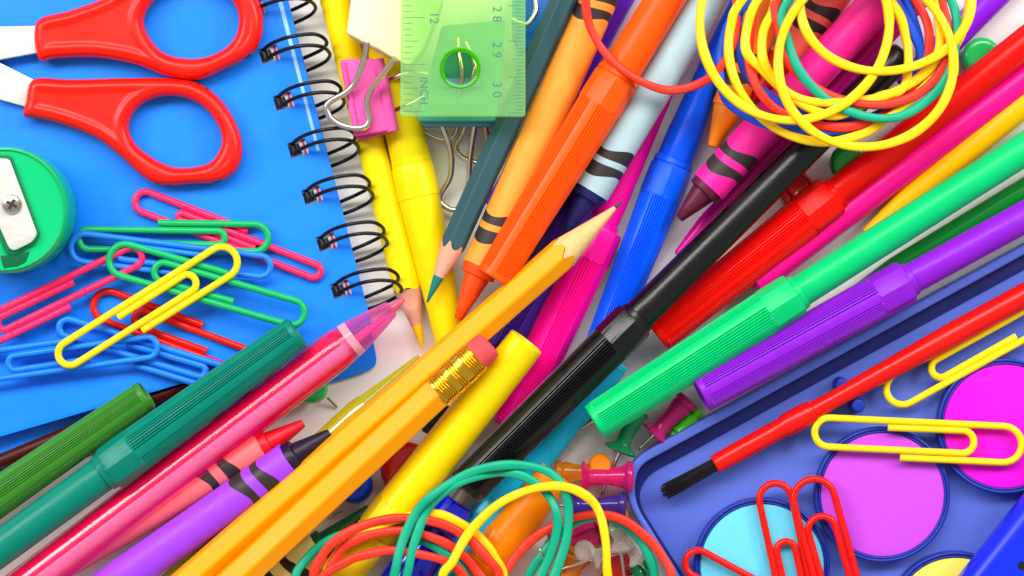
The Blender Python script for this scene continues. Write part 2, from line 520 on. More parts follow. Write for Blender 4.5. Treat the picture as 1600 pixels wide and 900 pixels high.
def bare(label, a, b, za, zb, r0, r1, c, group, nose=30, rough=.33):
    ax = Ax(a, b, za, zb); L = ax.len
    o = thing('felt_marker', label, 'marker', ax.A, group)
    loft('barrel', ax, [(4, 0), (0, r0 * .25), (2, r0 * .45), (nose, r0 * .93), (nose + 14, r0), (L * .5, (r0 + r1) / 2), (L, r1), (L, 0)], plastic(c, rough), o, n=48)
    return o


GM = 'felt-tip markers lying in the heap'
marker('bright yellow marker beside the yellow pencil, narrowing under the orange pencils', (716, 585), (560, -120), 5, 4.2, 335, 23, 33, 31, 27, (250, 216, 0), GM, ribs=False, fk=0, plain=True)
marker('hot pink ribbed marker between the sharpened pencil tip and the blue marker', (795, 668), (1130, -62), 5, 4, 343, 31, 37, 24, 9, (255, 8, 150), GM, roll=20)
marker('royal blue ribbed marker whose tapered barrel runs under the rubber bands', (918, 596), (1172, -50), 5, 4, 362, 25, 33, 28, 8, (0, 88, 250), GM, roll=8)
marker('indigo marker mostly hidden under the orange pencil', (775, 560), (935, 272), 4.5, 4.5, 260, 28, 31, 26, 22, (66, 30, 140), GM)
marker('violet marker barrel showing between the light orange crayon and the orange marker', (780, 330), (1000, -60), 4, 4, 150, 26, 28, 25, 22, (98, 36, 214), GM)
marker('orange ribbed marker lying over the light orange crayon', (771, 434), (1060, -35), 15.5, 16.5, 368, 29, 36, 31, 30, (255, 84, 4), GM, roll=30)
marker('turquoise ribbed marker under the black marker cap', (960, 560), (640, 960), 4, 4, 340, 28, 29, 25, 22, (40, 200, 236), GM, full=True, rough=.25)
marker('smooth yellow marker with its flat end by the pink eraser', (823, 533), (500, 946), 13.5, 8, 380, 30, 35, 30, 28, (252, 212, 2), GM, ribs=False)
marker('orange marker under the green and yellow rubber bands at the bottom edge', (868, 738), (700, 962), 7.5, 7.5, 180, 27, 34, 30, 28, (255, 136, 0), GM, ribs=False)
bare('dark magenta pen showing between the magenta crayon and the black marker', (1058, 399), (1440, -8), 4, 6, 16, 19, (206, 10, 140), GM, nose=60, rough=.2)
bare('hot pink marker barrel between the red marker and the yellow-orange one', (1172, 446), (1680, 62), 4.6, 5, 23, 23, (255, 14, 140), GM, nose=10)
bare('yellow-orange marker barrel squeezed between hot pink and mint green markers', (1352, 366), (1680, 96), 4, 4.2, 19, 23, (255, 186, 0), GM, nose=70)
marker('red ribbed marker running to the right edge under the big rubber bands', (1026, 524), (1680, 5), 5.2, 8.6, 352, 29, 36, 24.5, 24.5, (232, 12, 4), GM, roll=-10)
bare('dark green marker barrel showing between mint green and purple markers', (1318, 467), (1700, 236), 3.4, 3.4, 17, 18, (10, 140, 50), GM, nose=80)
marker('mint green ribbed marker lying across the red marker', (928, 660), (1690, 176), 13.6, 11.5, 372, 30, 36, 25.5, 26, (0, 192, 110), GM, roll=15)
marker('purple ribbed marker above the edge of the paint box', (1094, 616), (1690, 290), 13, 8.5, 366, 30, 35.5, 24.5, 25, (134, 28, 196), GM, roll=40)
marker('black ribbed marker crossing the middle of the heap', (727, 763), (1412, 82), 12.5, 13.5, 374, 31, 34, 26, 23, (4, 4, 5), GM, roll=5, rough=.27)
marker('violet marker at the top right, partly under the rubber bands', (1412, 136), (1650, -102), 4, 4, 60, 18, 21, 22, 22, (136, 24, 220), GM, ribs=False, collar=30, fk=0)
marker('olive green ribbed marker cap at the lower left', (230, 617), (-160, 884), 9.2, 9.5, 420, 25, 33, 26, 25, (58, 128, 40), GM, roll=20)
marker('teal ribbed marker at lower left between olive marker and pink pen', (465, 519), (-120, 944), 13.9, 14.4, 366, 27, 36, 28, 28, (0, 122, 104), GM, roll=25)


# ------------------------------------------------------------------ crayons
def crayon(label, a, b, za, zb, r, cw, ct, tipl=58, collar=20, bands=(30, 62), rt=7, group='wax crayons in the heap', bandcol=INK, rc=.68, endbands=()):
    ax = Ax(a, b, za, zb)
    o = thing('crayon', label, 'crayon', ax.A, group)
    L = ax.len
    loft('wax_tip', ax, [(0, 0), (0, rt * .8), (1.5, rt), (tipl, r * rc), (tipl + 1, r * rc), (tipl + 2.5, r * .88), (tipl + 4, r * .91), (tipl + collar, r * .93), (tipl + collar + 2, 0)], wax(ct), o)
    t0 = tipl + collar - 4
    rings = [(t0, r * .9), (t0, r)]; seg = [0]

    def wv(t, amp, ph): return lambda th: t + amp * math.sin(th * 2 + ph)
    allb = [(b0, 1) for b0 in bands] + [(b0, 1) for b0 in endbands]
    for j, (b0, s) in enumerate(allb):
        w_ = 9
        rings.append((wv(t0 + b0 - w_, 3 if j % 2 else 8, .4), r)); seg.append(0)
        rings.append((wv(t0 + b0 + w_, 8 if j % 2 else 3, .4), r)); seg.append(1)
    rings.append((L, r)); seg.append(0)
    rings.append((L, r * .85)); seg.append(0)
    rings.append((L - 2, 0)); seg.append(0)
    loft('wrapper', ax, rings, [paper(cw), bandcol], o, seg=seg, n=64)
    return o


crayon('salmon crayon with a red tip between the pink pen and the purple crayon', (474, 661), (60, 902), 8, 7, 26, (255, 110, 112), (216, 12, 34), bands=(62, 96))
crayon('purple crayon with a dark aubergine tip touching the orange pencils', (515, 676), (100, 966), 13.5, 9, 30, (158, 62, 244), (30, 15, 42), bands=(46, 80))
crayon('light orange crayon with an orange-red tip beside the dark green pencil', (716, 499), (952, -40), 11.5, 12, 30, (255, 152, 50), (250, 74, 6), tipl=72, collar=22, bands=(50, 78), endbands=(430, 460))
crayon('pale grey-blue crayon with a navy tip between orange and hot pink markers', (881, 368), (1140, -58), 11, 13.5, 30, (168, 196, 202), (28, 28, 92), tipl=66, collar=20, bands=(38, 66))
crayon('orange crayon under the yellow rubber bands with its tip pointing down', (1114, 230), (1222, -50), 7, 7, 26, (255, 118, 8), (255, 128, 0), tipl=62, collar=8, bands=(48, 80), rt=9, rc=.88)
crayon('salmon crayon under the upper rubber bands beside the magenta crayon', (1176, 158), (1340, -60), 7, 7, 28, (248, 104, 88), (196, 10, 16), tipl=40, collar=44, bands=(66, 96))
crayon('magenta crayon with a dark wine tip beside the black marker', (1061, 342), (1420, -48), 10.5, 12.5, 30, (250, 24, 150), (92, 22, 50), tipl=54, collar=18, bands=(36, 66))
crayon('cream crayon with a dark green tip below the orange pencils', (577, 794), (380, 958), 6, 6, 30, (255, 238, 140), (18, 84, 42), tipl=84, collar=18, bands=(50, 88))


bc = Ax((302, 597), (-70, 750), 2.9, 2.9)
o = thing('pencil', 'dark brown pencil showing as a sliver under the bottom edge of the notebook cover', 'pencil', bc.A, 'wooden pencils in the heap')
loft('barrel', bc, [(0, 0), (0, 8), (2, 11.5), (400, 11.5), (400, 0)], mat('pencil_lacquer', (66, 18, 10), .4, .06, 700, spec=.2), o)

# ------------------------------------------------------------------ pencils
WOOD = mat('cedar_wood', (226, 184, 120), .6, .3, 900, var=.18, grain=(1, 1, 1))
WOODP = mat('pale_wood', (226, 164, 138), .6, .3, 900, var=.12, grain=(1, 1, 1))


def hexf(r, roll=0):
    def f(th):
        a = (th + roll) % (PI / 3) - PI / 6
        return r * min(1.0, (math.cos(PI / 6) / math.cos(a)) * 1.0 + .0) if abs(a) < math.radians(26) else r * math.cos(PI / 6) / math.cos(math.radians(26))
    return f


def pencil(label, a, b, za, zb, r, c, lead, cone=110, leadr=.16, roll=0, wood=WOOD, ferrule=False, tip=True, group='wooden pencils in the heap', darkface=None, round_=False):
    ax = Ax(a, b, za, zb); L = ax.len
    o = thing('pencil', label, 'pencil', ax.A, group)
    H = (lambda th: r * .93) if round_ else hexf(r, roll)
    m = mat('pencil_lacquer', c, .42, .06, 700, spec=.2)
    if tip:
        sl = r / cone
        loft('lead', ax, [(0, 0), (0, .8), (1.5, 1.8), (leadr * r / sl, leadr * r)], lead, o, n=24)
        loft('wood_point', ax, [(leadr * r / sl, leadr * r)] + [((lambda th, q=q: (leadr * r + (H(th) - leadr * r) * q) / sl), (lambda th, q=q: leadr * r + (H(th) - leadr * r) * q)) for q in (.25, .5, .75, 1)], wood, o, n=96, angle=60)
        loft('barrel', ax, [((lambda th: H(th) / sl + 2.2 * math.sin(th * 5)), H)] + [(cone * 1.1 + (L - cone * 1.1) * k / 8, H) for k in range(1, 9)] + [(L, 0)], m, o, n=96, angle=20)
    else:
        # starts with eraser and ferrule
        loft('eraser', ax, [(-3, 0), (-3, r * .55), (-1, r * .78), (3, r * .87), (12, r * .9), (34, r * .9), (34, 0)], mat('eraser_pink', (222, 72, 78), .75, .6, 1100, var=.12), o)
        rings = [(26, r * .9), (26, r * .98)]
        for k in range(18):
            t = 28 + k * 4.4
            if k in (5, 6, 7, 11, 12): rings += [(t, r * 1.0), (t + 2.2, r * 1.0)]
            else: rings += [(t, r * .94), (t + 1.2, r * 1.01), (t + 3, r * 1.01)]
        rings += [(108, r * 1.0), (108, r * .9)]
        fr = loft('ferrule', ax, rings, mat('brass', (250, 200, 60), .22, .3, 500, metal=1), o, n=64, angle=20)
        loft('barrel', ax, [(106, H)] + [(106 + (L - 106) * k / 8, H) for k in range(1, 9)] + [(L, 0)], m, o, n=96, angle=20)
    return o


GRAPH = mat('graphite', (60, 58, 60), .35, .1, 900)
pencil('yellow pencil with pale wood point beside the spiral wire', (661, 546), (502, -80), 3.6, 3.6, 24, (252, 222, 0), mat('yellow_lead', (248, 206, 0), .5), cone=104, leadr=.38, wood=WOODP, roll=.2, round_=True)
pencil('dark green pencil with a teal point passing under the green ruler', (667, 473), (912, -70), 11, 14, 21, (48, 84, 92), mat('teal_lead', (12, 120, 112), .45), cone=108, leadr=.42, wood=WOODP, roll=.25)
pencil('sharpened orange pencil with graphite point, the longer of the two orange pencils', (973, 314), (270, 930), 17.5, 13.5, 27, (252, 160, 0), GRAPH, cone=132, leadr=.12, roll=.30)
pencil('orange pencil ending in a brass ferrule and pink eraser', (763, 538), (330, 941), 18.2, 17.2, 28, (252, 158, 0), GRAPH, tip=False, roll=.38)

# ------------------------------------------------------------------ gel pens
pp = Ax((632, 467), (-60, 991), 9.8, 10.5)
o = thing('gel_pen', 'transparent pink gel pen with a clear cone tip reaching the yellow pencil point', 'pen', pp.A)
pl = Ax((632, 467), (-60, 991), 8.6, 9.3); pu = Ax((635, 471), (-57, 995), 10.7, 11.4)
loft('ink_sleeve', pl, [(110, 0), (112, 20), (122, 29), (860, 29)], mat('pink_ink', (255, 0, 92), .4), o)
loft('ink_refill', pu, [(40, 0), (42, 3), (70, 6), (108, 7), (120, 15), (860, 15)], mat('pink_refill', (255, 140, 188), .45), o)
loft('barrel', pp, [(108, 24), (108, 29), (124, 31), (135, 32.5), (868, 32)], mat('clear_plastic_glossy', (250, 0, 84), .11, 0, 400, clear=.86, spec=1.0, coat=1, tint=(255, 230, 240), ior=1.8), o, n=128)
loft('collar', pp, [(97, 22), (97, 28), (108, 29.5), (110, 29.5), (110, 24)], clearp((255, 190, 205), .5), o)
loft('cone', pp, [(24, 6), (24, 11), (28, 14), (60, 21), (98, 28), (100, 26), (100, 20)], clearp((250, 120, 200), .88), o, n=20, angle=12)
loft('nib', pp, [(0, 0), (0, 2), (4, 3.5), (12, 6), (26, 8), (26, 0)], clearp((244, 110, 150), .5), o)
yp = Ax((655, 557), (235, 944), 7.5, 7)
o = thing('gel_pen', 'transparent yellow pen mostly hidden along the edge of the sharpened orange pencil', 'pen', yp.A)
loft('ink_refill', yp, [(60, 0), (60, 4), (140, 7), (150, 13), (570, 13), (570, 0)], mat('yellow_ink', (226, 206, 20), .4), o)
loft('barrel', yp, [(112, 16), (112, 19), (130, 22), (560, 22)], mat('clear_plastic_glossy', (206, 190, 10), .05, 0, 400, clear=.6, spec=1.0, coat=1, tint=(240, 236, 120), ior=1.8), o)
loft('cone', yp, [(0, 2), (0, 4), (60, 11), (112, 18), (113, 14)], clearp((206, 200, 40), .6), o, n=24, angle=15)
bp = Ax((716, 784), (610, 938), 8, 8)
o = thing('ballpoint_pen', 'glossy royal blue pen under the rubber bands at the bottom edge', 'pen', bp.A)
loft('barrel', bp, [(0, 0), (0, 22), (3, 28), (12, 30), (50, 31), (52, 33), (110, 35), (190, 36), (190, 0)], mat('pen_blue', (8, 14, 214), .12, .0, 400, coat=.6), o, n=20, angle=12)
loft('end_plug', Ax((728, 766), (716, 784), 8, 8), [(0, 0), (0, 10), (2, 12), (24, 12)], mat('grey_plug', (120, 112, 100), .4), o)

# ------------------------------------------------------------------ binder clips, eraser, ruler
er = slab('eraser', rnd([(556, -60), (700, -60), (690, 8), (662, 78), (640, 104), (541, 52)], 5), 9, 16.5, mat('eraser_cream', (236, 226, 182), .7, .25, 500, var=.04), None, bevel=.6, anchor=P(600, 40, 9))
tag(er, 'cream block eraser beside and partly under the green ruler', 'eraser')


def wire(name, pts, root, r=3.1, m=NICKEL, closed=False): return tube(name, [P(*p) for p in spline(pts, closed, 7)], r * K, m, root, closed, n=10)


pc = thing('binder_clip', 'pink binder clip with nickel handles between the spiral wire and the ruler', 'binder clip', P(575, 150, 10), 'binder clips near the ruler')
PK = mat('clip_pink', (234, 84, 170), .36, .1, 700)
slab('jaw', rnd([(532, 93), (584, 91), (611, 204), (553, 213)], 4), 10.5, 12.2, PK, pc, bevel=.5)
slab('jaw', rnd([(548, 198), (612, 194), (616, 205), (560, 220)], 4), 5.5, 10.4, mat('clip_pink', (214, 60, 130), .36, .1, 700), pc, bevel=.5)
loft('spine', Ax((590, 92), (614, 206), 11.6, 11.2), [(0, 0), (0, 7), (1, 9.5), (45, 10.5), (115, 10), (116, 7), (116, 0)], PK, pc)
loft('hinge_tube', Ax((536, 98), (558, 210), 12.2, 12.2), [(0, 4), (0, 5), (112, 5), (112, 4)], PK, pc)
wire('handle', [(574, 64, 19), (571, 84, 17), (564, 108, 15.5), (553, 132, 14.5), (538, 146, 14), (518, 157, 13.5), (510, 167, 13.4), (515, 182, 13.3), (530, 194, 13.3), (552, 200, 13.3), (570, 198, 13.3), (577, 188, 13.4), (575, 172, 13.6), (574, 156, 14), (582, 136, 15), (600, 114, 17.5), (617, 92, 20)], pc, 5.0)
wire('handle', [(600, 126, 8), (612, 122, 9), (640, 114, 10), (670, 118, 10), (676, 140, 10), (650, 158, 10), (618, 172, 8), (612, 176, 7)], pc, 4.6)
tcl = thing('binder_clip', 'teal binder clip under the end of the transparent ruler', 'binder clip', P(720, 150, 4), 'binder clips near the ruler')
TE = mat('clip_teal', (60, 158, 150), .33, .1, 700)
slab('jaw', rnd([(690, 40), (790, 30), (778, 190), (652, 190)], 5), 11.5, 13, TE, tcl, bevel=.4)
slab('jaw', rnd([(656, 178), (778, 178), (776, 197), (660, 196)], 4), 3, 11.4, mat('clip_teal', (70, 150, 165), .33, .1, 700), tcl, bevel=.5)
wire('handle', [(688, 186, 8), (693, 202, 7), (702, 226, 6), (706, 250, 5), (704, 276, 4), (696, 292, 3.4), (688, 306, 3), (690, 318, 3), (708, 328, 3), (726, 320, 3), (732, 296, 3.4), (734, 262, 4), (737, 230, 6), (743, 190, 8)], tcl, 4.6)
wire('handle', [(650, 176, 3), (660, 202, 2.4), (680, 214, 2), (698, 216, 2), (712, 209, 2), (716, 186, 3)], tcl, 4.0)
wire('handle', [(716, 60, 14), (717, 80, 14.6), (720, 98, 15), (722, 116, 15), (720, 134, 14), (716, 150, 13.5)], tcl, 3.2)
wire('handle', [(728, 66, 14), (738, 86, 14.6), (742, 104, 15), (739, 120, 15), (730, 136, 14)], tcl, 3.8)
slab('lip', rnd([(690, 122), (752, 122), (752, 136), (690, 136)], 3), 13, 14, mat('clip_lip', (120, 160, 210), .4), tcl, bevel=.3)
gcl = thing('binder_clip', 'bare nickel binder clip handle standing between ruler end and dark green pencil', 'binder clip', P(740, 200, 3), 'binder clips near the ruler')
wire('handle', [(730, 186, 7), (724, 206, 5), (713, 228, 3.2), (716, 240, 2.6), (730, 250, 2.4), (752, 254, 2.4), (764, 240, 2.8), (762, 216, 4), (758, 188, 7)], gcl, 4.6)
slab('jaw', rnd([(726, 120), (770, 120), (772, 186), (724, 186)], 4), 2, 7, mat('clip_dark', (30, 60, 70), .35), gcl, bevel=.5)
bcl = thing('binder_clip', 'bright blue binder clip at the top edge behind the ruler corner', 'binder clip', P(836, 30, 4), 'binder clips near the ruler')
slab('jaw', rnd([(800, -40), (892, -40), (836, 70), (812, 86), (800, 60)], 5), 3, 8, mat('clip_blue', (0, 116, 226), .33, .1, 700), bcl, bevel=.6)
wire('handle', [(800, 30, 12), (822, 38, 12.5), (834, 26, 12.5), (838, 8, 12), (832, -20, 11)], bcl, 4)

RUL = bpy.data.materials.new('ruler_acrylic'); RUL.use_nodes = True
nt = RUL.node_tree; b_ = nt.nodes['Principled BSDF']; b_.inputs['Base Color'].default_value = rgb((166, 232, 162)); b_.inputs['Roughness'].default_value = .12
tr = nt.nodes.new('ShaderNodeBsdfTransparent'); tr.inputs[0].default_value = rgb((236, 252, 196))
ms = nt.nodes.new('ShaderNodeMixShader'); lw = nt.nodes.new('ShaderNodeLayerWeight'); lw.inputs[0].default_value = .3
mm = nt.nodes.new('ShaderNodeMapRange'); mm.inputs[3].default_value = .74; mm.inputs[4].default_value = .25
nt.links.new(lw.outputs['Facing'], mm.inputs[0]); nt.links.new(mm.outputs[0], ms.inputs[0])
nt.links.new(b_.outputs[0], ms.inputs[1]); nt.links.new(tr.outputs[0], ms.inputs[2]); nt.links.new(ms.outputs[0], nt.nodes['Material Output'].inputs[0])
ru = thing('ruler', 'transparent green plastic ruler end with a round hanging hole', 'ruler', P(722, 90, 19))
slab('blade', rnd([(628, -80), (821, -80), (821, 182), (625, 182)], 6), 19.2, 21.6, RUL, ru, holes=[circ(719, 107, 26)], bevel=.35)
ring = []
axr = Ax((0, 0), (1, 0), 0, 0); axr.A = P(719, 107, 21); axr.A.z = 19.1; axr.d = Vector((0, 0, 1)); axr.u = Vector((1, 0, 0)); axr.v = Vector((0, 1, 0)); axr.f = 1; axr.rf = K * (D - 21) / D
loft('hole_rim', axr, [(0, 25.8), (0, 33), (2.2, 33.5), (2.75, 30.5), (2.6, 26), (0, 25.8)], mat('clear_plastic', (60, 190, 0), .1, 0, 400, clear=.4), ru)
TK = mat('ruler_print', (70, 122, 110), .5)
V = []; F = []


def box(x0, y0, x1, y1, z0, z1):
    b = len(V)
    for z in (z0, z1):
        for x, y in ((x0, y0), (x1, y0), (x1, y1), (x0, y1)): V.append(P(x, y, z1) * 1.0); V[-1].z = z
    for f in ((0, 3, 2, 1), (4, 5, 6, 7), (0, 1, 5, 4), (1, 2, 6, 5), (2, 3, 7, 6), (3, 0, 4, 7)): F.append([b + i for i in f])


for i in range(34):
    y = 176 - i * 5.6
    L = 24 if i % 10 == 0 else (18 if i % 5 == 0 else 12)
    box(818 - L, y, 818, y + .9, 21.61, 21.64)
for i in range(21):
    y = 174 - i * 9.2
    L = 34 if i % 8 == 0 else (24 if i % 4 == 0 else 14)
    box(630, y, 630 + L, y + .9, 21.61, 21.64)
mesh_obj('scale_marks', V, F, TK, ru, smooth=False)


def text(s, x, y, size, z, root, m, rot=90, mirror=False, name='printed_number'):
    cu = bpy.data.curves.new('t', 'FONT'); cu.body = s; cu.size = size * K; cu.align_x = 'CENTER'; cu.align_y = 'CENTER'; cu.extrude = .01
    o = bpy.data.objects.new('t', cu); COL.objects.link(o); bpy.context.view_layer.update()
    me = bpy.data.meshes.new_from_object(o.evaluated_get(bpy.context.evaluated_depsgraph_get()))
    bpy.data.objects.remove(o)
    c, s_ = math.cos(math.radians(rot)), math.sin(math.radians(rot)); p = P(x, y, z)
    vs = []
    for v in me.vertices:
        a, b = v.co.x * (-1 if mirror else 1), v.co.y
        vs.append((p.x + a * c - b * s_, p.y + a * s_ + b * c, z + v.co.z))
    return mesh_obj(name, vs, [list(q.vertices) for q in me.polygons], m, root, smooth=False)


for s, x, y in (('30', 776, 140), ('29', 776, 78), ('28', 776, 22)): text(' '.join(s), x, y, 19, 21.64, ru, TK, rot=-90)
text('INCH', 662, 142, 17, 21.64, ru, TK, rot=-90, name='printed_word'); text('12', 678, 28, 19, 21.64, ru, TK, rot=-90)


# ------------------------------------------------------------------ push pins
def pin(label, a, b, za, zb, c, needle=44, rb=21, rn=11, rt=19, trans=.35, group='push pins spilled between the markers'):
    """a: base flange (needle side), b: top of the head"""
    ax = Ax(a, b, za, zb); L = ax.len
    o = thing('push_pin', label, 'push pin', ax.A, group)
    loft('grip', ax, [(0, 0), (0, rb * .6), (1, rb * .92), (4, rb), (8, rb * .8), (12, rn * 1.1), (16, rn * .95), (L * .5, rn * .9), (L - 18, rn * 1.25), (L - 13, rt * .8), (L - 9, rt), (L - 4, rt), (L - 1, rt * .86), (L, rt * .5), (L, 0)],
         (clearp(c, .86) if trans > .5 else mat('clear_plastic', tuple(int(v * .85 + 38) for v in c), .05, 0, 300, var=0, glass=.6 if trans > .3 else .4, ior=1.45)) if trans else mat('pin_plastic', c, .15, 0, 300), o, n=40, angle=50)
    if needle:
        loft('needle', ax, [(-needle, 0), (-needle + 8, 2.0), (-4, 3.0), (-4, 4.4), (0, 5)], STEEL, o, n=12)
    return o


def axz(p, z0):
    a = Ax((0, 0), (1, 0), 0, 0); a.A = P(p[0], p[1], z0); a.d = Vector((0, 0, 1)); a.u = Vector((1, 0, 0)); a.v = Vector((0, 1, 0)); a.f = K; a.rf = K * (D - z0) / D
    return a


def knob(label, p, z0, r, h, c, needle=None, tilt=(0, 0), trans=.15, group='push pins spilled between the markers'):
    ax = axz(p, z0); ax.d = Vector((tilt[0], tilt[1], 1)).normalized(); ax.f = 1
    o = thing('push_pin', label, 'push pin', ax.A, group)
    m = mat('clear_plastic', c, .14, 0, 300, clear=trans, spec=.6) if trans else mat('pin_plastic', c, .15, 0, 300)
    loft('grip', ax, [(0, 0), (0, r * .6), (h * .3, r * .6), (h * .45, r * .9), (h * .55, r * .99), (h * .8, r), (h * .93, r * .93), (h, r * .78), (h * .98, r * .5), (h * .94, 0)], m, o, n=40, angle=60)
    if needle:
        (x1, y1, z1), (x2, y2, z2) = needle
        tube('needle', [P(x1, y1, z1), P(x2, y2, z2)], .3, STEEL, o)
    return o


pin('magenta push pin lying level against the corner of the paint box', (908, 746), (990, 745), 7.5, 7.5, (250, 0, 110), needle=0, rb=27, rn=14, rt=25)
pin('indigo push pin just below the level magenta pin', (890, 790), (978, 790), 6.5, 6.5, (42, 10, 130), needle=36, rb=20, rn=13, rt=22, trans=.12)
pin('green push pin under the mint marker cap with its needle pointing down-left', (968, 706), (996, 640), 4.5, 5, (0, 160, 80), needle=78, rb=27, rn=13, rt=20)
pin('pink push pin between the purple cap and the corner of the paint box', (1020, 680), (1076, 622), 4.5, 4.5, (236, 0, 120), needle=34, rb=24, rn=14, rt=20, trans=.2)
pin('orange push pin behind the level magenta pin', (936, 738), (866, 738), 3.5, 3.5, (250, 140, 0), needle=0, rb=22, rn=14, rt=19)
knob('small orange push pin standing upright above the level magenta pin', (936, 724), .3, 18, 6.5, (255, 140, 0))
pin('magenta push pin inside the coral rubber band at the bottom', (860, 854), (944, 826), 6, 6, (236, 0, 110), needle=0, rb=27, rn=17, rt=26)
pin('clear push pin with a long needle inside the coral rubber band', (924, 872), (992, 846), 8, 8, (236, 226, 220), needle=66, rb=20, rn=11, rt=18, trans=.62)
pin('clear push pin tilted beside the rim of the paint box', (1000, 878), (968, 830), 8.5, 9, (236, 226, 222), needle=14, rb=18, rn=10, rt=16, trans=.62)
pin('orange push pin at the bottom edge under the clear pins', (878, 912), (906, 852), 4, 5, (255, 140, 0), needle=0, rb=32, rn=22, rt=30)
pin('green push pin at the bottom edge beside the paint box', (990, 900), (1020, 878), 4, 4, (0, 150, 80), needle=30, rb=24, rn=14, rt=20)
pin('red push pin at the bottom edge inside the rubber bands', (968, 852), (960, 935), 4, 4, (232, 10, 8), needle=0, rb=28, rn=24, rt=28)
knob('red push pin between the orange pencils and the smooth yellow marker', (620, 748), 1.5, 36, 7, (240, 34, 6), tilt=(.5, .7))
knob('blue push pin lying under the edge of the eraser-tipped pencil', (558, 764), .5, 29, 6, (0, 66, 200), tilt=(-.1, .3), trans=0, needle=((535, 800, 1), (520, 806, .6)))
knob('green push pin poking out from under the transparent pink pen', (494, 610), .5, 25, 6, (0, 180, 76), tilt=(-.2, .2), needle=((512, 622, 2), (526, 636, .6)))
knob('green push pin head next to the black marker under the rubber bands', (1322, 256), .4, 30, 6, (0, 150, 40))
knob('green push pin head above the red marker at the upper right', (1528, 92), .4, 30, 6, (30, 190, 90))
pin('red push pin between the black marker and the collar of the red marker', (1268, 284), (1222, 316), 3.5, 3.5, (220, 16, 8), needle=0, rb=26, rn=20, rt=24, trans=.2)
pin('navy push pin mostly hidden between ferrule and smooth yellow marker', (690, 630), (676, 680), 4, 4, (4, 30, 70), needle=0, rb=20, rn=16, rt=20, trans=.1)
pin('lime green push pin beside the purple marker cap', (1052, 684), (1094, 640), 3.2, 3.2, (80, 210, 30), needle=0, rb=9, rn=10, rt=9, trans=.0)
pin('push pin under the mint cap of which only the needle tip shows', (926, 658), (972, 628), 3, 3, (0, 140, 80), needle=28, rb=14, rn=10, rt=14)

pin('orange push pin whose grip shows just under the indigo pin', (926, 812), (982, 804), 3.5, 3.5, (250, 140, 0), needle=0, rb=20, rn=13, rt=18)
pin('steel-tipped red push pin inside the coral band, its long needle pointing up-left', (872, 918), (892, 960), 13, 10, (226, 20, 10), needle=70, rb=22, rn=14, rt=20)
pin('clear push pin with a needle pointing straight down, beside the tilted clear pin', (970, 862), (964, 818), 9.5, 9.5, (240, 232, 226), needle=56, rb=18, rn=10, rt=17, trans=.62)
knob('clear push pin seen end-on between the two magenta pins', (912, 858), 5, 17, 4, (240, 228, 222), trans=.6)
pin('green push pin behind the clear pins next to the coral band', (948, 836), (966, 800), 3, 3, (0, 150, 80), needle=0, rb=20, rn=13, rt=18)

# ------------------------------------------------------------------ paint box
PB = mat('box_blue', (82, 104, 200), .42, .15, 300, var=.08)
PBD = mat('box_rim_blue', (26, 44, 150), .3, .1, 500, var=.06)
box_o = thing('paint_box', 'blue plastic watercolour paint box with round pans at the lower right', 'paint box', P(1350, 750, 0))
outer = rnd([(1760, 294), (1045, 684), (990, 716), (978, 752), (982, 790), (1070, 932), (1140, 1040), (1760, 1040)], 26, 6)
inner = rnd([(1752, 315), (1054, 698), (1000, 727), (991, 756), (995, 791), (1080, 927), (1140, 1032), (1752, 1032)], 22, 6)
inner3 = rnd([(1752, 338), (1063, 715), (1016, 739), (999, 766), (1001, 792), (1084, 924), (1140, 1028), (1752, 1028)], 20, 6)
slab('tray', outer, .3, 1.6, PB, box_o, bevel=.2)
slab('rim_shade_strip', inner, 1.6, 2.1, mat('shade_navy', (16, 28, 104), .35), box_o, holes=[inner3], bevel=.1)  # navy strip laid on the tray, painting the dark shade inside the rim
slab('rim', outer, 1.6, 6.2, PB, box_o, holes=[inner], bevel=.6)
pans = [(1379, 773, (196, 72, 218)), (1571, 666, (236, 10, 206)), (1191, 884, (104, 206, 236)), (1494, 968, (244, 224, 96)), (1760, 560, (250, 60, 60))]
for x, y, c in pans:
    pr = slab('paint_pan', circ(x, y, 106), 1.6, 5.2, PBD, box_o, holes=[circ(x, y, 100.5)], bevel=.35)
    slab('inner_rim', circ(x, y, 100.3), 1.6, 4.9, mat('box_rim_blue', (30, 50, 150), .35), pr, holes=[circ(x, y, 97)], bevel=.2)
    slab('paint_cake', circ(x, y, 96.8), 1.6, 4.6, mat('paint_cake', c, .9, .9, 420, var=.08), pr, bevel=.25)
slab('floor_step', [(1100, 726), (1112, 720), (1420, 560), (1424, 567), (1106, 733)], 1.6, 1.95, PB, box_o, bevel=.1)
for x, y in ((1312, 600), (1337, 632)):
    loft('peg', axz((x, y), 1.6), [(0, 12), (28, 11), (32, 9), (34, 0)], PBD, box_o, n=24)
lid = slab('box_lid', rnd([(1497, 915), (1600, 785), (1800, 560), (2000, 900), (1600, 1100), (1420, 1010)], 14), 7.5, 17, mat('lid_blue', (10, 40, 226), .3, .05, 300, var=.04), None, bevel=3.4, res=8, anchor=P(1600, 900, 7))
hole = loft('peg_hole', axz((1597, 884), 17.02), [(0, 0), (0, 7), (.5, 7), (.5, 0)], mat('hole_black', (8, 8, 16), .6), lid, n=24)
tag(lid, 'royal blue rounded plastic lid corner at the lower right of the photo', 'lid')

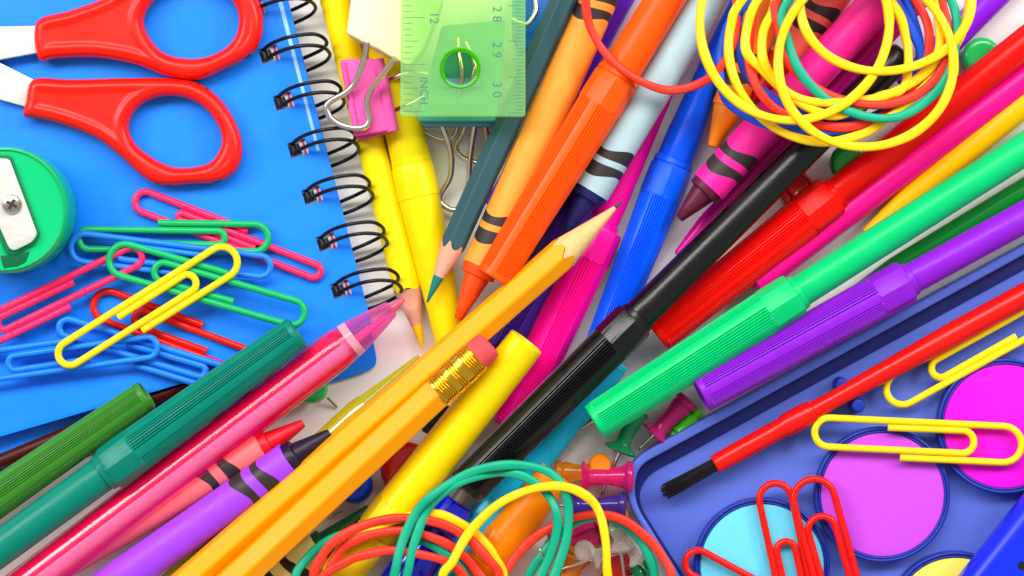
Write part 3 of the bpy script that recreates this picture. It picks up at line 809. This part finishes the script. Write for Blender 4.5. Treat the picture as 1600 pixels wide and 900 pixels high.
# brush
br = Ax((1034, 771), (1640, 440), 5.5, 6.5)
o = thing('paint_brush', 'red paint brush with short black bristles resting in the paint box', 'paint brush', br.A)
B1 = 94
loft('handle', br, [(B1, 0), (B1, 13), (B1 + 2, 15), (B1 + 60, 16), (B1 + 122, 16), (B1 + 126, 18.5), (B1 + 160, 19), (B1 + 176, 17.5), (B1 + 178, 14.5), (B1 + 215, 14), (B1 + 420, 19), (B1 + 600, 19), (B1 + 600, 0)], mat('brush_red', (222, 16, 6), .28, .08, 700), o)
V = []; F = []
brist = mat('bristle', (24, 22, 20), .5)
bvs = []
for i in range(150):
    th = random.random() * 2 * PI; q = math.sqrt(random.random())
    a0 = br.pt(B1 + 2, 10 * q, th); a1 = br.pt(random.uniform(-3, 16) + (abs(q - .2) * 5), 11.5 * q * random.uniform(.7, 1.15), th + random.uniform(-.15, .15))
    mid = (a0 + a1) / 2 + Vector((0, 0, .3))
    rr = .13; b0 = len(V)
    for pnt, rad in ((a0, rr), (mid, rr), (a1, rr * .5)):
        for k in range(4):
            t = PI / 2 * k; V.append(pnt + (br.u * math.cos(t) + br.v * math.sin(t)) * rad)
    for s in range(2):
        for k in range(4): F.append([b0 + s * 4 + k, b0 + s * 4 + (k + 1) % 4, b0 + s * 4 + 4 + (k + 1) % 4, b0 + s * 4 + 4 + k])
mesh_obj('bristles', V, F, brist, o)

GT = 'paper clips scattered on the paint box'
paper_clip((1690, 452), (1383, 622), 62, 5.0, CYE, 'yellow paper clip lying against the red brush handle', GT, flip=1, zb=4.4)
paper_clip((1267, 680), (1602, 696), 68, 6.4, CYE, 'yellow paper clip lying level across the two magenta paint pans', GT, flip=1)
paper_clip((1350, 1060), (1262, 744), 76, 6.9, CRD, 'red paper clip between the cyan and the violet paint pans, the rightmost red one', GT, flip=1, inner=.2)
paper_clip((1275, 1070), (1205, 750), 62, 6.0, CRD, 'red paper clip lying across the cyan paint pan, the middle red one', GT, flip=1, inner=.3)
paper_clip((1330, 1010), (1068, 868), 52, 6.4, CRD, 'red paper clip at the left side of the cyan paint pan', GT, flip=1, inner=.3)

# ------------------------------------------------------------------ rubber bands
BY, BB_, BR_, BG = (252, 206, 4), (20, 80, 214), (236, 50, 30), (0, 162, 124)


def band(label, pts, z, c, group, r=6.9):
    n = len(pts)
    path = spline([(x, y, z + .5 * math.sin(i * 2.1 + z)) for i, (x, y) in enumerate(pts)], True, 10)
    o = tube('rubber_band', [P(*p) for p in path], r * K, mat('rubber', c, .42, .15, 800, var=.05), None, True, n=12, anchor=P(pts[0][0], pts[0][1], z), square=True)
    return tag(o, label, 'rubber band', group)


def ell(cx, cy, rx, ry, rot=0, wob=0, n=14):
    out = []
    for i in range(n):
        t = 2 * PI * i / n; x, y = rx * math.cos(t), ry * math.sin(t)
        k = 1 + wob * math.sin(3 * t + cx)
        a = math.radians(rot); out.append((cx + (x * math.cos(a) - y * math.sin(a)) * k, cy + (x * math.sin(a) + y * math.cos(a)) * k))
    return out


GB = 'rubber bands in the tangle at the upper right'
band('thin red rubber band hanging loose left of the tangle, over the pale crayon', [(916, -10), (922, 42), (950, 88), (996, 124), (1046, 141), (1094, 130), (1126, 104), (1150, 50), (1140, -40), (1080, -110), (1000, -120), (935, -80)], 20.5, BR_, GB, 6.2)
band('blue rubber band in the tangle with the widest loop', [(1175, 0), (1144, 28), (1127, 78), (1126, 125), (1138, 160), (1175, 186), (1222, 200), (1269, 204), (1331, 203), (1378, 188), (1420, 150), (1440, 94), (1425, 47), (1397, 0), (1340, -60), (1240, -60)], 20.2, BB_, GB)
band('blue rubber band curving inside the yellow loops', [(1152, 36), (1157, 85), (1170, 120), (1200, 148), (1240, 172), (1300, 190), (1360, 184), (1410, 150), (1436, 100), (1430, 40), (1390, -30), (1270, -60), (1180, -30)], 19.2, BB_, GB)
band('yellow rubber band hanging lowest on the left of the tangle', [(1160, 0), (1142, 40), (1139, 90), (1155, 140), (1190, 185), (1235, 212), (1290, 222), (1345, 210), (1390, 182), (1440, 140), (1480, 90), (1506, 40), (1510, -20), (1440, -90), (1250, -90)], 21.2, BY, GB)
band('coral red rubber band with its left side over the orange crayon', [(1184, 0), (1172, 50), (1171, 100), (1190, 148), (1225, 178), (1280, 196), (1340, 196), (1400, 170), (1440, 120), (1452, 60), (1436, 10), (1380, -50), (1250, -50)], 20.6, BR_, GB)
band('yellow rubber band forming an inner loop beside the coral band', [(1184, 0), (1168, 40), (1166, 80), (1190, 108), (1225, 142), (1262, 168), (1310, 180), (1372, 152), (1409, 140), (1419, 104), (1415, 58), (1397, 10), (1330, -60), (1230, -50)], 21.8, BY, GB)
band('yellow rubber band with a narrow left loop crossing the salmon crayon', [(1204, 24), (1192, 54), (1192, 92), (1208, 122), (1240, 150), (1290, 160), (1376, 152), (1440, 118), (1466, 80), (1466, 30), (1450, -20), (1340, -70), (1235, -30)], 22.3, BY, GB)
band('red rubber band running just inside the green one', [(1214, 0), (1218, 50), (1232, 95), (1262, 128), (1310, 154), (1374, 164), (1428, 150), (1466, 118), (1480, 80), (1476, 20), (1440, -50), (1300, -70)], 22.6, BR_, GB)
band('green rubber band, the only one in the upper tangle', [(1226, 10), (1230, 60), (1250, 112), (1292, 156), (1346, 180), (1396, 184), (1440, 164), (1478, 124), (1492, 74), (1490, 10), (1440, -60), (1300, -70)], 23.2, BG, GB)
band('yellow rubber band making the large left circle of the tangle', ell(1240, 39, 148, 148, 0, .012, 16), 24.0, BY, GB)
band('yellow rubber band making the upper right circle of the tangle', ell(1383, 1, 134, 111, -4, .012, 16), 24.6, BY, GB)
band('yellow rubber band hanging lowest on the right of the tangle', ell(1352, 95, 137, 136, 10, .012, 16), 25.2, BY, GB)

GL = 'rubber bands at the bottom edge'
band('teal rubber band reaching farthest left at the bottom edge', [(462, 910), (482, 870), (519, 842), (568, 830), (622, 828), (668, 848), (705, 872), (730, 910), (700, 980), (600, 1010), (500, 980)], 14.6, BG, GL)
band('coral rubber band on the far left of the lower group', [(490, 910), (505, 866), (534, 838), (575, 818), (620, 809), (660, 812), (700, 822), (735, 845), (762, 872), (780, 910), (740, 1000), (620, 1040), (520, 1000)], 16.6, BR_, GL)
band('golden yellow rubber band inside the coral ones at the bottom', [(508, 910), (524, 868), (552, 838), (590, 822), (640, 806), (674, 802), (700, 808), (732, 826), (758, 848), (774, 872), (786, 910), (740, 990), (620, 1010), (530, 980)], 15.4, BY, GL)
band('coral rubber band forming the second arc at the bottom', [(512, 915), (528, 866), (557, 843), (597, 831), (640, 830), (676, 840), (712, 858), (742, 888), (756, 930), (680, 1010), (560, 1000)], 15.8, BR_, GL)
band('coral rubber band forming the lowest arc at the bottom', [(500, 912), (541, 878), (575, 866), (612, 860), (656, 866), (700, 879), (726, 904), (736, 950), (640, 1020), (530, 990)], 17.4, BR_, GL)
band('teal rubber band making the outer of two nested arcs over the black cap', [(616, 930), (620, 880), (632, 838), (652, 798), (678, 772), (710, 751), (745, 735), (785, 727), (825, 728), (858, 738), (880, 760), (888, 800), (880, 860), (840, 940), (740, 1000), (650, 980)], 18.2, BG, GL)
band('teal rubber band making the inner of two nested arcs over the black cap', [(638, 930), (640, 880), (652, 834), (668, 796), (698, 766), (734, 748), (776, 738), (808, 741), (838, 755), (858, 776), (869, 800), (870, 830), (850, 890), (800, 970), (700, 990)], 17.6, BG, GL)
band('yellow rubber band arching over the orange marker at the bottom', [(694, 912), (708, 876), (732, 834), (768, 796), (804, 774), (841, 762), (878, 760), (908, 770), (932, 792), (944, 830), (948, 880), (944, 940), (880, 1010), (760, 1000)], 19.2, BY, GL)
band('teal rubber band just inside the large coral arc by the paint box', [(824, 910), (846, 868), (872, 834), (902, 815), (936, 808), (970, 818), (998, 842), (1014, 870), (1022, 910), (1000, 1000), (900, 1030), (830, 980)], 12.5, BG, GL)
band('coral rubber band making the large arc beside the paint box', [(782, 920), (800, 878), (822, 852), (852, 829), (893, 810), (934, 804), (972, 812), (1006, 836), (1034, 868), (1050, 910), (1030, 1010), (920, 1060), (810, 1010)], 14.0, BR_, GL)
